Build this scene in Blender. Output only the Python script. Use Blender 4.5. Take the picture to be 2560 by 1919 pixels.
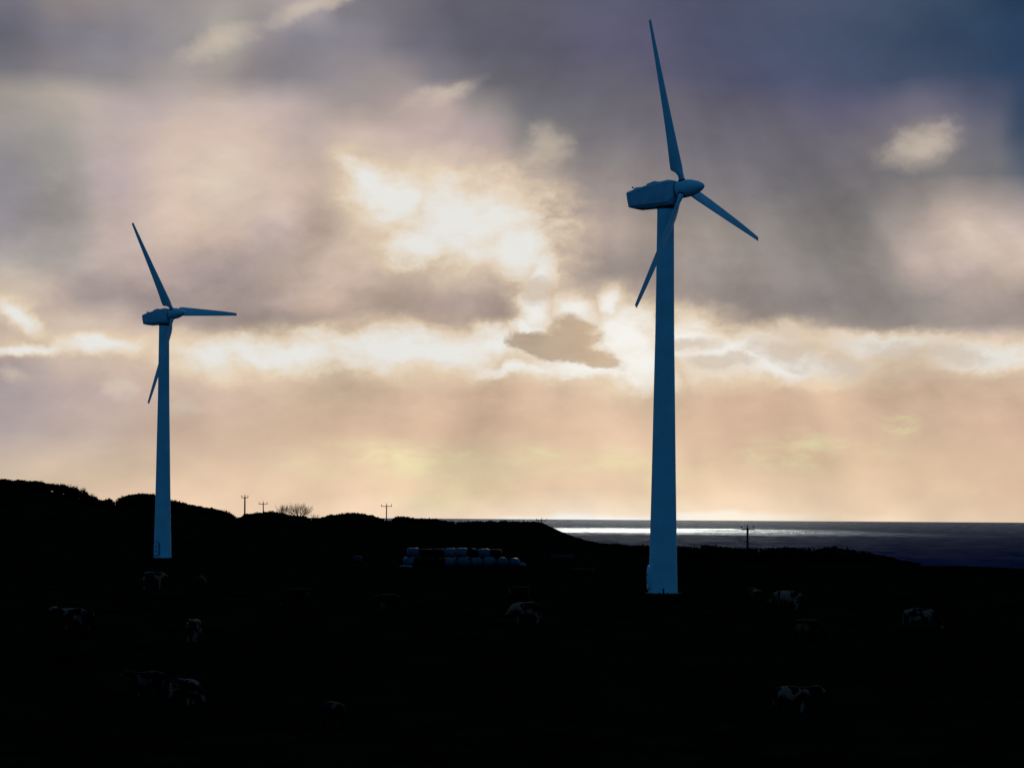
import bpy, bmesh, math, random
from mathutils import Vector, Matrix, noise
random.seed(7)
R = math.radians
for o in list(bpy.data.objects):
    bpy.data.objects.remove(o)
scene = bpy.context.scene
COL = scene.collection

# ------------------------------------------------------------------ camera
F = 5000.0            # focal length in units of a 2212 px wide picture
CX, LY = 1106.0, 1116.5   # principal point (level line of sight)
ROLL = R(0.40)
CAMZ = 42.0           # eye height above the sea
cam_data = bpy.data.cameras.new("camera")
cam = bpy.data.objects.new("camera", cam_data)
COL.objects.link(cam)
cam_data.sensor_width = 36.0
cam_data.lens = 36.0 * F / 2212.0
cam_data.shift_y = (LY - 829.0) / 2212.0
cam_data.clip_start = 0.5
cam_data.clip_end = 200000.0
cam.location = (0, 0, CAMZ)
cam.rotation_euler = (R(90), -ROLL, 0)
scene.camera = cam
scene.render.resolution_x = 1024
scene.render.resolution_y = 767

SUN_AZ, SUN_EL = R(3.4), R(15.3)

def at(px, py, d):
    """point at distance d (along y) seen at px, py"""
    dx, dy = px - CX, LY - py
    X = dx * math.cos(ROLL) - dy * math.sin(ROLL)
    Z = dx * math.sin(ROLL) + dy * math.cos(ROLL)
    return Vector((X / F * d, d, CAMZ + Z / F * d))

# ------------------------------------------------------------------ world
def lin(c):
    return tuple(((v / 255.0) / 12.92 if v / 255.0 <= 0.04045 else ((v / 255.0 + 0.055) / 1.055) ** 2.4) for v in c)
def lin4(c):
    return lin(c) + (1.0,)

world = bpy.data.worlds.new("World")
scene.world = world
world.use_nodes = True
NT = world.node_tree
NT.nodes.clear()
def N(t, **kw):
    n = NT.nodes.new(t)
    for k, v in kw.items():
        setattr(n, k, v)
    return n
def L(a, b):
    NT.links.new(a, b)
def put(sock, v):
    if isinstance(v, bpy.types.NodeSocket):
        L(v, sock)
    else:
        sock.default_value = v
def math_(op, a, b=None, c=None, clamp=False):
    n = N("ShaderNodeMath", operation=op, use_clamp=clamp)
    put(n.inputs[0], a)
    if b is not None: put(n.inputs[1], b)
    if c is not None: put(n.inputs[2], c)
    return n.outputs[0]
def mapr(v, a, b, c=0.0, d=1.0, kind='LINEAR'):
    n = N("ShaderNodeMapRange", interpolation_type=kind, clamp=True)
    put(n.inputs[0], v)
    for i, x in enumerate((a, b, c, d)):
        n.inputs[i + 1].default_value = x
    return n.outputs[0]
def mixc(f, a, b, mode='MIX'):
    n = N("ShaderNodeMix", data_type='RGBA', blend_type=mode)
    put(n.inputs[0], f); put(n.inputs[6], a); put(n.inputs[7], b)
    return n.outputs[2]
def comb(x, y, z=0.0):
    n = N("ShaderNodeCombineXYZ")
    put(n.inputs[0], x); put(n.inputs[1], y); put(n.inputs[2], z)
    return n.outputs[0]
def noise_(vec, scale, detail=4.0, rough=0.55, col=False):
    n = N("ShaderNodeTexNoise")
    put(n.inputs["Vector"], vec)
    n.inputs["Scale"].default_value = scale
    n.inputs["Detail"].default_value = detail
    n.inputs["Roughness"].default_value = rough
    return n.outputs[1] if col else n.outputs[0]
def vmath(op, a, b):
    n = N("ShaderNodeVectorMath", operation=op)
    put(n.inputs[0], a); put(n.inputs[1], b)
    return n.outputs[0]

tc = N("ShaderNodeTexCoord")
sep = N("ShaderNodeSeparateXYZ")
L(tc.outputs["Generated"], sep.inputs[0])
az = math_('ARCTAN2', sep.outputs[0], sep.outputs[1])
el = math_('ARCSINE', sep.outputs[2])
p_raw = comb(math_('MULTIPLY', az, 50.0), math_('MULTIPLY', el, 50.0))
vr = N("ShaderNodeVectorRotate", rotation_type='Z_AXIS')
L(p_raw, vr.inputs["Vector"])
vr.inputs["Angle"].default_value = -ROLL
Q = vr.outputs[0]                      # sky coordinates: hundredths of F, about the level line ahead

def sq(px, py):
    dx = (px - CX) / F
    return (math.atan(dx) * 50.0, math.atan((LY - py) / F * math.cos(math.atan(dx))) * 50.0)

# gentle and fine domain warps
def warp(src, scale, amt, detail=3.0, off=0.0):
    nv = noise_(vmath('ADD', src, (off, off * 1.7, off * 0.3)), scale, detail, 0.6, col=True)
    d = vmath('SUBTRACT', nv, (0.5, 0.5, 0.5))
    return vmath('ADD', src, vmath('MULTIPLY', d, (amt, amt * 0.75, 0.0)))
Qa = warp(Q, 0.30, 1.1, 3.0, 3.1)          # for the broad tones
Qb = warp(Q, 0.9, 0.85, 5.0, 9.0)         # for cloud edges

# broad tone of the cloud sheet: rows of (x, colour) at picture heights
ROWS = [
 (0,   [(0,122,120,130),(150,140,132,130),(300,140,135,137),(500,150,146,142),(670,170,161,157),(760,125,122,128),(1000,98,97,110),(1106,95,95,108),(1300,92,92,115),(1500,82,86,118),(1700,78,86,120),(1900,70,83,118),(2050,56,75,112),(2212,38,60,99)]),
 (100, [(0,102,105,120),(150,122,120,132),(250,132,130,138),(400,145,142,142),(460,165,162,152),(560,140,136,140),(650,132,130,138),(800,128,124,132),(900,110,108,120),(1050,98,98,112),(1400,88,86,112),(1600,76,84,118),(1900,66,80,118),(2100,50,70,110),(2212,41,63,103)]),
 (170, [(0,112,112,122),(200,135,132,135),(430,158,150,145),(600,135,132,138),(850,145,138,138),(950,125,122,130),(1106,105,104,112),(1300,100,98,112),(1500,88,88,115),(1700,78,84,120),(2000,66,80,118),(2212,45,66,108)]),
 (230, [(0,150,146,138),(150,168,160,150),(300,170,160,155),(450,180,168,155),(600,180,166,158),(750,152,144,142),(950,175,160,152),(1050,145,140,138),(1150,112,112,118),(1400,108,105,115),(1600,100,98,112),(1800,90,90,118),(1980,104,101,118),(2130,80,86,115),(2212,54,72,112)]),
 (300, [(0,150,146,145),(100,150,148,142),(250,175,163,155),(400,192,174,158),(550,192,175,157),(650,178,165,155),(750,196,180,164),(900,188,172,162),(1050,172,158,152),(1150,135,132,128),(1300,118,115,120),(1500,110,107,117),(1750,106,103,113),(1900,112,108,116),(2000,122,116,118),(2130,100,100,112),(2212,60,76,110)]),
 (400, [(0,135,132,138),(150,150,148,142),(250,170,158,154),(400,196,178,160),(480,196,182,164),(600,196,178,160),(700,185,168,150),(800,198,184,165),(1050,200,182,165),(1150,175,160,148),(1300,150,142,138),(1500,128,123,124),(1700,120,117,120),(1900,118,115,118),(2050,120,117,118),(2130,110,110,112),(2212,86,93,110)]),
 (500, [(0,140,137,142),(150,145,142,138),(250,175,162,152),(400,198,180,160),(500,190,172,155),(600,182,168,158),(700,185,166,148),(760,198,180,160),(1100,195,180,160),(1200,172,158,150),(1300,172,158,148),(1500,148,140,132),(1650,140,134,130),(1850,130,126,124),(1960,150,142,136),(2080,186,171,156),(2212,178,166,154)]),
 (580, [(0,160,156,150),(100,155,150,145),(250,175,162,152),(350,178,162,152),(500,172,158,152),(620,192,176,158),(750,192,175,156),(900,185,168,150),(1050,178,162,148),(1150,188,172,156),(1250,165,152,145),(1400,150,142,136),(1600,145,138,133),(1800,138,133,130),(1900,146,140,135),(2000,180,166,153),(2100,180,165,155),(2212,196,178,159)]),
 (650, [(0,192,177,156),(100,178,163,150),(200,158,148,145),(350,165,152,147),(550,168,154,148),(700,186,166,147),(850,180,162,144),(1000,170,154,142),(1100,168,152,140),(1200,190,174,152),(1320,180,165,148),(1400,162,148,139),(1600,145,138,132),(1800,138,132,130),(1950,142,136,131),(2100,172,158,150),(2212,165,153,148)]),
 (700, [(0,185,170,152),(100,188,171,154),(250,182,167,153),(350,165,152,146),(550,170,155,145),(750,180,162,142),(950,172,154,138),(1050,168,150,136),(1150,190,175,156),(1300,195,180,158),(1450,180,163,146),(1550,160,147,137),(1700,150,140,132),(1850,150,142,135),(2000,150,142,136),(2100,154,144,138),(2212,162,150,144)]),
 (740, [(0,192,175,154),(150,200,183,159),(350,196,178,156),(480,205,188,162),(620,205,190,165),(1000,205,190,165),(1500,202,186,160),(1650,196,180,156),(1900,188,173,154),(2050,186,171,154),(2212,188,173,156)]),
 (790, [(0,160,150,150),(150,188,173,155),(350,190,172,150),(500,198,181,157),(700,200,183,158),(1200,200,182,155),(1500,200,182,155),(1800,195,176,151),(2000,195,177,154),(2212,194,175,152)]),
 (850, [(0,162,152,152),(200,175,160,150),(400,190,170,151),(700,192,172,146),(1000,196,172,144),(1400,202,180,150),(1600,196,170,142),(1850,194,170,142),(2100,192,168,142),(2212,196,172,146)]),
 (930, [(0,166,156,152),(200,180,164,150),(400,192,170,148),(700,196,172,144),(1000,197,172,144),(1250,200,175,146),(1360,212,186,156),(1450,208,182,152),(1600,198,172,144),(2000,196,172,144),(2212,198,172,144)]),
 (1000,[(0,188,172,152),(200,195,177,152),(500,203,181,152),(800,206,185,151),(1000,203,186,151),(1400,211,188,155),(1600,204,181,149),(1800,202,179,146),(2212,203,179,149)]),
 (1060,[(0,196,178,150),(400,208,184,154),(800,212,188,156),(1000,212,193,156),(1200,212,188,156),(1400,214,192,158),(1700,211,188,156),(2000,210,186,154),(2212,206,180,150)]),
 (1112,[(0,206,184,156),(600,217,193,162),(1000,224,206,176),(1300,226,210,182),(1600,222,202,170),(1900,216,194,162),(2212,208,186,156)]),
 (1122,[(0,208,186,158),(500,218,196,168),(800,230,220,204),(1300,234,226,214),(1600,230,216,194),(1850,220,200,170),(2212,206,186,158)]),
]
def tone(c):
    r, g, b_ = c
    m_ = (r + g + b_) / 3.0
    k = 1.0 + 0.075 * max(0.0, min(1.0, (m_ - 110.0) / 70.0))
    blue = max(0.0, min(1.0, (b_ - r - 15.0) / 40.0))
    return (min(244, r * k * (1 + 0.012 * (k > 1.03))), min(240, g * k * 0.995), min(236, b_ * k * (1.02 if m_ > 160 else 1.0) * (1 - 0.13 * blue)))
sepa = N("ShaderNodeSeparateXYZ"); L(Qa, sepa.inputs[0])
qax, qay = sepa.outputs[0], sepa.outputs[1]
rx = mapr(qax, -11.6, 11.6)
base = None
prev_y = None
for (yy, stops) in reversed(ROWS):
    cr = N("ShaderNodeValToRGB")
    L(rx, cr.inputs[0])
    ramp = cr.color_ramp
    ramp.interpolation = 'B_SPLINE' if False else 'EASE'
    while len(ramp.elements) < len(stops):
        ramp.elements.new(0.5)
    for e, s in zip(ramp.elements, stops):
        pass
    pos = [(sq(s[0], yy)[0] + 11.6) / 23.2 for s in stops]
    for i in range(len(stops)):
        ramp.elements[i].position = pos[i]
    for i in range(len(stops)):
        ramp.elements[i].position = pos[i]
        ramp.elements[i].color = lin4(tone(stops[i][1:]))
    qy = sq(CX, yy)[1]
    if base is None:
        base = cr.outputs[0]
    else:
        base = mixc(mapr(qay, prev_y, qy), base, cr.outputs[0])
    prev_y = qy

# union of soft ellipses, roughened by noise
fn = noise_(vmath('MULTIPLY', Qb, (0.85, 1.5, 1.0)), 1.1, 7.0, 0.62)
fnc = math_('SUBTRACT', fn, 0.5)
def field(ells, src, k=1.5, blend=0.12):
    acc = None
    for e in ells:
        px, py, ra, rb = e[:4]
        rot = e[4] if len(e) > 4 else 0.0
        m = N("ShaderNodeMapping", vector_type='TEXTURE')
        L(src, m.inputs[0])
        c = sq(px, py)
        m.inputs["Location"].default_value = (c[0], c[1], 0)
        m.inputs["Rotation"].default_value = (0, 0, R(rot))
        m.inputs["Scale"].default_value = (ra * k / 100.0, rb * k / 100.0, 1.0)
        g = N("ShaderNodeTexGradient", gradient_type='SPHERICAL')
        L(m.outputs[0], g.inputs[0])
        acc = g.outputs[1] if acc is None else math_('MAXIMUM', acc, g.outputs[1])
    return acc
def rough(fld, amt):
    gate = math_('MULTIPLY', fld, 3.5, clamp=True)
    return math_('MULTIPLY_ADD', math_('MULTIPLY', fnc, gate), amt, fld)

# soft brighter and darker passages
soft_light = field([(487,392,70,50,-25),(480,388,95,66,-25),(1985,315,72,44,18),(950,205,80,20,18),(690,10,110,18,20),(470,95,80,24,20),
                    (800,385,70,50,-20),(255,834,30,24),(395,882,40,14),(20,805,34,14,-20),(2120,540,110,42,-52),(40,640,90,60,-30),(150,700,90,30),(1180,330,50,50)], Qb, 1.7)
col = mixc(math_('MULTIPLY', mapr(rough(soft_light, 0.9), 0.08, 0.95, kind='SMOOTHSTEP'), 0.60), base, lin4((212,196,178)))
soft_dark = field([(560,570,190,70,20),(1010,650,190,62,4),(870,650,160,50),(610,690,220,36),(1720,660,290,60,-4),(1290,560,60,50,20),(700,470,70,60),
                   (1190,470,40,90,15),(560,150,120,45,15),(60,120,110,60),(110,440,120,50,25),(330,650,110,45,-15),(2090,650,120,60)], Qb, 1.6)
col = mixc(math_('MULTIPLY', mapr(rough(soft_dark, 0.8), 0.10, 1.0, kind='SMOOTHSTEP'), 0.36), col, lin4((124,116,116)))

# openings where the bright sky behind shows
gaps = field([(850,430,92,62,-25),(1010,475,170,86,-8),(1120,535,78,62,-40),(1172,590,28,60,-15),(905,530,66,42),(790,385,58,38,-30),
              (1158,672,38,40),(1140,705,40,16),
              (900,757,290,44),(640,764,190,33),(450,772,92,34,-6),(215,745,90,17),(40,680,46,24,-30),(60,752,90,11),(1060,748,80,38),
              (1345,725,90,68,-20),(1390,780,72,54),(1250,668,62,26,-12),(1280,796,150,22),(1110,800,90,14),
              (1480,735,100,50),(1600,765,170,48),(1740,786,150,34),(1920,752,150,28),(2110,765,130,30),(1318,655,26,34,10)], Qb, 2.0)
gr = rough(gaps, 1.15)
halo = field([(960,480,330,200,-15),(1340,740,330,150)], Qb, 1.0)
col = mixc(math_('MULTIPLY', mapr(halo, 0.0, 0.8, kind='SMOOTHSTEP'), 0.30), col, lin4((228,210,186)))
col = mixc(math_('MULTIPLY', mapr(gr, 0.0, 0.58, kind='SMOOTHSTEP'), 0.85), col, lin4((228,207,178)))
nearsun = field([(1390,770,420,260)], Q, 1.0)
white = mixc(mapr(nearsun, 0.0, 0.8), lin4((232,231,226)), lin4((246,243,236)))
col = mixc(mapr(gr, 0.30, 0.92, kind='SMOOTHSTEP'), col, white)

# small dark clouds hanging in the bright band
darks = field([(1186,748,80,28,-4),(1235,726,50,46,10),(1272,764,66,26,-18)], Qb, 2.0)
dr = rough(darks, 1.3)
col = mixc(math_('MULTIPLY', mapr(dr, 0.36, 0.62, kind='SMOOTHSTEP'), 0.92), col, mixc(mapr(sepa.outputs[0], 0.5, 2.2), lin4((180,159,138)), lin4((204,178,150))))

wisp_d = field([(1492,745,60,16),(1545,784,64,16),(1700,758,90,22,-8),(1795,774,110,34,-15),(1960,765,140,24),(1168,628,30,26)], Qb, 2.0)
col = mixc(math_('MULTIPLY', mapr(rough(wisp_d, 2.0), 0.15, 0.9, kind='SMOOTHSTEP'), 0.62), col, lin4((198,174,149)))

# greenish wisps low down
wn = noise_(vmath('MULTIPLY', Qb, (0.55, 2.0, 1.0)), 1.0, 5.0, 0.6)
wispm = field([(880,990,240,34),(1130,985,120,24),(1700,985,180,44),(1930,912,40,34),(1350,1010,120,40),(960,1040,120,50)], Qa)
col = mixc(math_('MULTIPLY', math_('MULTIPLY', mapr(wn, 0.40, 0.72, kind='SMOOTHSTEP'), mapr(wispm, 0.0, 0.6)), 0.75), col, lin4((228,220,172)))

# faint rays fanning down from the hidden sun, and soft mottling
sc = sq(1400, -250)
dvec = vmath('SUBTRACT', Q, (sc[0], sc[1], 0.0))
sepd = N("ShaderNodeSeparateXYZ"); L(dvec, sepd.inputs[0])
down = math_('MULTIPLY', sepd.outputs[1], -1.0)
ang = math_('ARCTAN2', sepd.outputs[0], down)
ray = noise_(comb(math_('MULTIPLY', ang, 3.4), math_('MULTIPLY', down, 0.05), 1.3), 1.5, 2.5, 0.5)
raya = math_('MULTIPLY', mapr(ray, 0.28, 0.72, -0.17, 0.17), math_('MULTIPLY', mapr(down, 2.5, 8.0), mapr(down, 9.0, 11.5, 1.0, 0.65)))
ray2 = noise_(comb(math_('MULTIPLY', ang, 5.0), math_('MULTIPLY', down, 0.30), 7.7), 2.0, 5.0, 0.6)
raya = math_('ADD', raya, math_('MULTIPLY', mapr(ray2, 0.25, 0.75, -0.10, 0.10), math_('MULTIPLY', mapr(down, 4.0, 9.0, 0.2, 1.0), mapr(down, 9.0, 11.5, 1.0, 0.35))))
mott = noise_(vmath('MULTIPLY', Qa, (0.7, 1.1, 1.0)), 0.5, 3.0, 0.5)
fine = noise_(vmath('MULTIPLY', Qb, (0.8, 1.6, 1.0)), 1.7, 6.0, 0.62)
gain = math_('ADD', math_('ADD', raya, mapr(mott, 0.25, 0.75, -0.14, 0.14)), math_('MULTIPLY', mapr(fine, 0.25, 0.75, -0.07, 0.07), math_('MULTIPLY', mapr(down, 4.0, 8.0, 0.35, 1.0), mapr(down, 10.6, 11.6, 1.0, 0.35))))
gain = math_('MULTIPLY_ADD', gain, math_('SUBTRACT', 1.0, math_('MULTIPLY', mapr(gr, 0.3, 0.6), 0.9)), 1.0)
col = mixc(1.0, col, comb(gain, gain, gain), 'MULTIPLY')

# the rest of the sky: clear air (sky texture) under broken slate blue cloud
sky = N("ShaderNodeTexSky", sky_type='NISHITA', sun_disc=False)
sky.sun_elevation = SUN_EL
sky.sun_rotation = SUN_AZ
sky.altitude = 40.0
clear = mixc(1.0, sky.outputs[0], (0.010, 0.013, 0.017, 1.0), 'MULTIPLY')
cn = noise_(tc.outputs["Generated"], 3.0, 2.0, 0.6)
slate = mixc(mapr(cn, 0.35, 0.65), lin4((55, 93, 129)), lin4((41, 81, 121)))
away = mixc(0.75, clear, slate)
sepq = N("ShaderNodeSeparateXYZ"); L(Q, sepq.inputs[0])
wx = mapr(math_('ABSOLUTE', sepq.outputs[0]), 11.0, 30.0, 1.0, 0.0, 'SMOOTHSTEP')
wy = mapr(sepq.outputs[1], 11.0, 26.0, 1.0, 0.0, 'SMOOTHSTEP')
final = mixc(math_('MULTIPLY', wx, wy), away, col)
bg = N("ShaderNodeBackground")
bg.inputs[1].default_value = 1.0
L(final, bg.inputs[0])
world.cycles.sampling_method = 'MANUAL'
world.cycles.sample_map_resolution = 512
wo = N("ShaderNodeOutputWorld")
L(bg.outputs[0], wo.inputs[0])

# ------------------------------------------------------------------ sun (behind cloud)
sd = bpy.data.lights.new("sun", 'SUN')
sd.energy = 0.25
sd.angle = R(9)
sd.color = (1.0, 0.86, 0.68)
sun = bpy.data.objects.new("sun", sd)
COL.objects.link(sun)
sun_dir = Vector((math.sin(SUN_AZ) * math.cos(SUN_EL), math.cos(SUN_AZ) * math.cos(SUN_EL), math.sin(SUN_EL)))
sun.rotation_euler = sun_dir.to_track_quat('Z', 'Y').to_euler()
sun.location = sun_dir * 300

# ------------------------------------------------------------------ exposure
vs = scene.view_settings
vs.view_transform = 'Standard'
vs.look = 'None'
vs.exposure = 0.0
vs.gamma = 1.0
vs.use_curve_mapping = False
scene.render.engine = 'CYCLES'
scene.cycles.max_bounces = 4
scene.cycles.diffuse_bounces = 2
scene.cycles.glossy_bounces = 2
scene.cycles.caustics_reflective = False
scene.cycles.caustics_refractive = False

# ------------------------------------------------------------------ materials
def mat(name, color, rough=0.8, spec=0.2, vary=0.0, vscale=2.0, bump=0.0, bscale=8.0, metallic=0.0, dark=None):
    m = bpy.data.materials.new(name)
    m.use_nodes = True
    nt = m.node_tree
    b = nt.nodes["Principled BSDF"]
    b.inputs["Roughness"].default_value = rough
    b.inputs["Specular IOR Level"].default_value = spec
    b.inputs["Metallic"].default_value = metallic
    b.inputs["Base Color"].default_value = tuple(color) + (1,)
    t = nt.nodes.new("ShaderNodeTexCoord")
    if vary > 0:
        n = nt.nodes.new("ShaderNodeTexNoise")
        n.inputs["Scale"].default_value = vscale
        n.inputs["Detail"].default_value = 6
        nt.links.new(t.outputs["Object"], n.inputs["Vector"])
        r = nt.nodes.new("ShaderNodeValToRGB")
        d = dark if dark else tuple(c * (1 - vary) for c in color)
        r.color_ramp.elements[0].position = 0.35
        r.color_ramp.elements[1].position = 0.65
        r.color_ramp.elements[0].color = tuple(d) + (1,)
        r.color_ramp.elements[1].color = tuple(min(1, c * (1 + vary * 0.5)) for c in color) + (1,)
        nt.links.new(n.outputs[0], r.inputs[0])
        nt.links.new(r.outputs[0], b.inputs["Base Color"])
    if bump > 0:
        n2 = nt.nodes.new("ShaderNodeTexNoise")
        n2.inputs["Scale"].default_value = bscale
        n2.inputs["Detail"].default_value = 5
        nt.links.new(t.outputs["Object"], n2.inputs["Vector"])
        bp = nt.nodes.new("ShaderNodeBump")
        bp.inputs["Strength"].default_value = bump
        bp.inputs["Distance"].default_value = 0.05
        nt.links.new(n2.outputs[0], bp.inputs["Height"])
        nt.links.new(bp.outputs[0], b.inputs["Normal"])
    return m
M = {}
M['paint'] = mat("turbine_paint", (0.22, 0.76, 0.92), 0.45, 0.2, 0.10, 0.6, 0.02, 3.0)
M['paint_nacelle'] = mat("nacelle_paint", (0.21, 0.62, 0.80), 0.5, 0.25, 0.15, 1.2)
M['seal'] = mat("dark_seal", (0.01, 0.015, 0.02), 0.8, 0.1)
M['frame'] = mat('door_frame_paint', (0.05, 0.16, 0.26), 0.6, 0.2)
M['vent'] = mat("vent_grille", (0.06, 0.2, 0.32), 0.7, 0.2)
M['concrete'] = mat("concrete", (0.05, 0.05, 0.05), 0.95, 0.05, 0.3, 3.0)
M['steel'] = mat("galvanised_steel", (0.25, 0.26, 0.28), 0.5, 0.3, 0.2, 5.0, metallic=0.4)
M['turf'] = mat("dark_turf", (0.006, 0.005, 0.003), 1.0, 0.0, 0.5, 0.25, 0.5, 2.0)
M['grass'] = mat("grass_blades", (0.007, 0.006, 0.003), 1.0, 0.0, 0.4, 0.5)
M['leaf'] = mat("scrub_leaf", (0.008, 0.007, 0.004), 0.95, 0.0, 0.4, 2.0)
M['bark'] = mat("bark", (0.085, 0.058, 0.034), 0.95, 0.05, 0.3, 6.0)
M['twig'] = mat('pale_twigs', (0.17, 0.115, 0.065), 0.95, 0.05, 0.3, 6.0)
M['pole'] = mat("creosoted_wood", (0.045, 0.035, 0.022), 0.9, 0.1, 0.3, 6.0)
M['porcelain'] = mat("insulator_glaze", (0.05, 0.03, 0.02), 0.3, 0.4)
M['wrap_pale'] = mat("pale_bale_wrap", (0.014, 0.115, 0.15), 0.45, 0.12, 0.35, 1.6, 0.5, 5.0)
M['wrap_blue'] = mat("blue_bale_wrap", (0.010, 0.085, 0.145), 0.45, 0.12, 0.35, 1.6, 0.5, 5.0)
M['wrap_dim'] = mat('dim_bale_wrap', (0.012, 0.014, 0.045), 0.7, 0.05, 0.35, 1.6, 0.6, 5.0)
M['wrap_black'] = mat("black_bale_wrap", (0.0025, 0.003, 0.004), 0.6, 0.03, 0.3, 1.6, 0.6, 5.0)
M['sheet'] = mat("plastic_sheet", (0.02, 0.11, 0.15), 0.6, 0.08, 0.3, 2.0, 0.8, 4.0)

# ------------------------------------------------------------------ mesh helpers
class MB:
    def __init__(self):
        self.v, self.f = [], []
    def ring_tube(self, rings, closed_ends=True):
        n = len(rings[0])
        o = len(self.v)
        for r in rings:
            self.v.extend([tuple(p) for p in r])
        for i in range(len(rings) - 1):
            for j in range(n):
                a = o + i * n + j; b = o + i * n + (j + 1) % n
                self.f.append((a, b, b + n, a + n))
        if closed_ends:
            self.f.append(tuple(o + j for j in reversed(range(n))))
            self.f.append(tuple(o + (len(rings) - 1) * n + j for j in range(n)))
    def tube(self, p0, p1, r0, r1, n=6):
        p0, p1 = Vector(p0), Vector(p1)
        d = (p1 - p0)
        if d.length < 1e-6: return
        d.normalize()
        u = d.orthogonal().normalized()
        w = d.cross(u)
        rings = []
        for p, r in ((p0, r0), (p1, r1)):
            rings.append([p + (u * math.cos(2 * math.pi * k / n) + w * math.sin(2 * math.pi * k / n)) * r for k in range(n)])
        self.ring_tube(rings)
    def box(self, c, s, rot=None):
        c = Vector(c)
        o = len(self.v)
        for x in (-1, 1):
            for y in (-1, 1):
                for z in (-1, 1):
                    p = Vector((x * s[0] / 2, y * s[1] / 2, z * s[2] / 2))
                    if rot is not None: p = rot @ p
                    self.v.append(tuple(c + p))
        for q in ((0,1,3,2),(4,6,7,5),(0,4,5,1),(2,3,7,6),(0,2,6,4),(1,5,7,3)):
            self.f.append(tuple(o + i for i in q))
    def quad(self, a, b, c, d):
        o = len(self.v)
        self.v.extend([tuple(a), tuple(b), tuple(c), tuple(d)])
        self.f.append((o, o + 1, o + 2, o + 3))
    def tri(self, a, b, c):
        o = len(self.v)
        self.v.extend([tuple(a), tuple(b), tuple(c)])
        self.f.append((o, o + 1, o + 2))
    def mesh(self, name, m, smooth=False):
        me = bpy.data.meshes.new(name)
        me.from_pydata(self.v, [], self.f)
        me.materials.append(m)
        if smooth:
            me.shade_smooth()
        me.update()
        return me
    def build(self, name, m, parent=None, smooth=False, bevel=0.0):
        o = bpy.data.objects.new(name, self.mesh(name, m, smooth))
        COL.objects.link(o)
        if parent is not None: o.parent = parent
        if bevel > 0:
            b = o.modifiers.new("bevel", 'BEVEL'); b.width = bevel; b.segments = 2
        return o
def lathe(profile, n, axis='Z'):
    rings = []
    for (r, h) in profile:
        ring = []
        for k in range(n):
            a = 2 * math.pi * k / n
            if axis == 'Z': ring.append(Vector((r * math.cos(a), r * math.sin(a), h)))
            else: ring.append(Vector((h, r * math.cos(a), r * math.sin(a))))
        rings.append(ring)
    return rings
def smooth_by_angle(o, ang=35):
    me = o.data
    me.shade_smooth()
    try:
        me.set_sharp_from_angle(angle=R(ang))
    except Exception:
        pass
def tag(o, label=None, cat=None, group=None, kind=None):
    if label: o["label"] = label
    if cat: o["category"] = cat
    if group: o["group"] = group
    if kind: o["kind"] = kind
    return o
def empty(name, loc, rz=0.0):
    e = bpy.data.objects.new(name, None)
    e.empty_display_size = 0.5
    COL.objects.link(e)
    e.location = loc
    e.rotation_euler = (0, 0, rz)
    return e
def copy_tree(o, parent=None):
    c = o.copy(); COL.objects.link(c); c.parent = parent
    for ch in [x for x in o.children]:
        copy_tree(ch, c)
    return c
def interp(pts, x):
    if x <= pts[0][0]: return pts[0][1]
    for (a, b) in zip(pts, pts[1:]):
        if x <= b[0]:
            t = (x - a[0]) / (b[0] - a[0])
            return a[1] + (b[1] - a[1]) * t
    return pts[-1][1]
def sstep(a, b, x):
    t = max(0.0, min(1.0, (x - a) / (b - a)))
    return t * t * (3 - 2 * t)

# ------------------------------------------------------------------ terrain
def crest_d(px):
    return 420.0 - 118.0 * sstep(1080, 1480, px)
LANDPX = [(-400,1040),(0,1054),(60,1053),(120,1061),(160,1073),(200,1091),(260,1100),(350,1100),(440,1111),(511,1124),(600,1124),(700,1123),(830,1124),(900,1128),(985,1131),(1100,1132),(1165,1131),(1185,1140),(1210,1151),(1240,1164),(1290,1177),(1340,1188),(1400,1198),(1500,1209),(1700,1216),(1850,1218),(1985,1221),(2050,1221),(2130,1224),(2212,1228),(2700,1236)]
CZ, CD = [], []
for (px, py) in LANDPX:
    d = crest_d(px)
    p = at(px, py, d)
    CZ.append((p.x, p.z - CAMZ)); CD.append((p.x, d))
FIELD = [(-300,-9.0),(-60,-2.5),(0,-1.7),(12,-2.6),(40,-6.8),(70,-9.6),(95,-10.7),(110,-10.6),(120,-10.2),(128,-9.0),(137,-7.5),(146,-6.8),(165,-6.25),(179,-5.90),(230,-5.75),(296,-5.65),(420,-5.6)]
def fieldz(y):
    return (interp(FIELD, y - 4) + interp(FIELD, y) + interp(FIELD, y + 4)) / 3.0
def ground(x, y):
    zc, d = interp(CZ, x), interp(CD, x)
    f = fieldz(min(y, 420))
    if y > 100:
        f -= 0.010 * max(0.0, x - 40) * sstep(100, 300, y)
    span = 130.0
    z = f + (zc - f) * sstep(d - span, d, y)
    if y > d:
        t = y - d
        z -= 0.06 * t + 0.0006 * t * t
    # keep the land under both towers as it is, elsewhere low bumps
    z += 0.10 * noise.noise(Vector((x * 0.08, y * 0.08, 0.3))) + 0.05 * noise.noise(Vector((x * 0.3, y * 0.3, 4.0)))
    return CAMZ + z
def hit(px, py):
    """where the line of sight through px, py meets the ground"""
    d = 60.0
    while d < 460:
        p = at(px, py, d)
        if p.z <= ground(p.x, d):
            return Vector((p.x, d, ground(p.x, d)))
        d += 0.25
    p = at(px, py, 420); return Vector((p.x, 420, ground(p.x, 420)))

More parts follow.
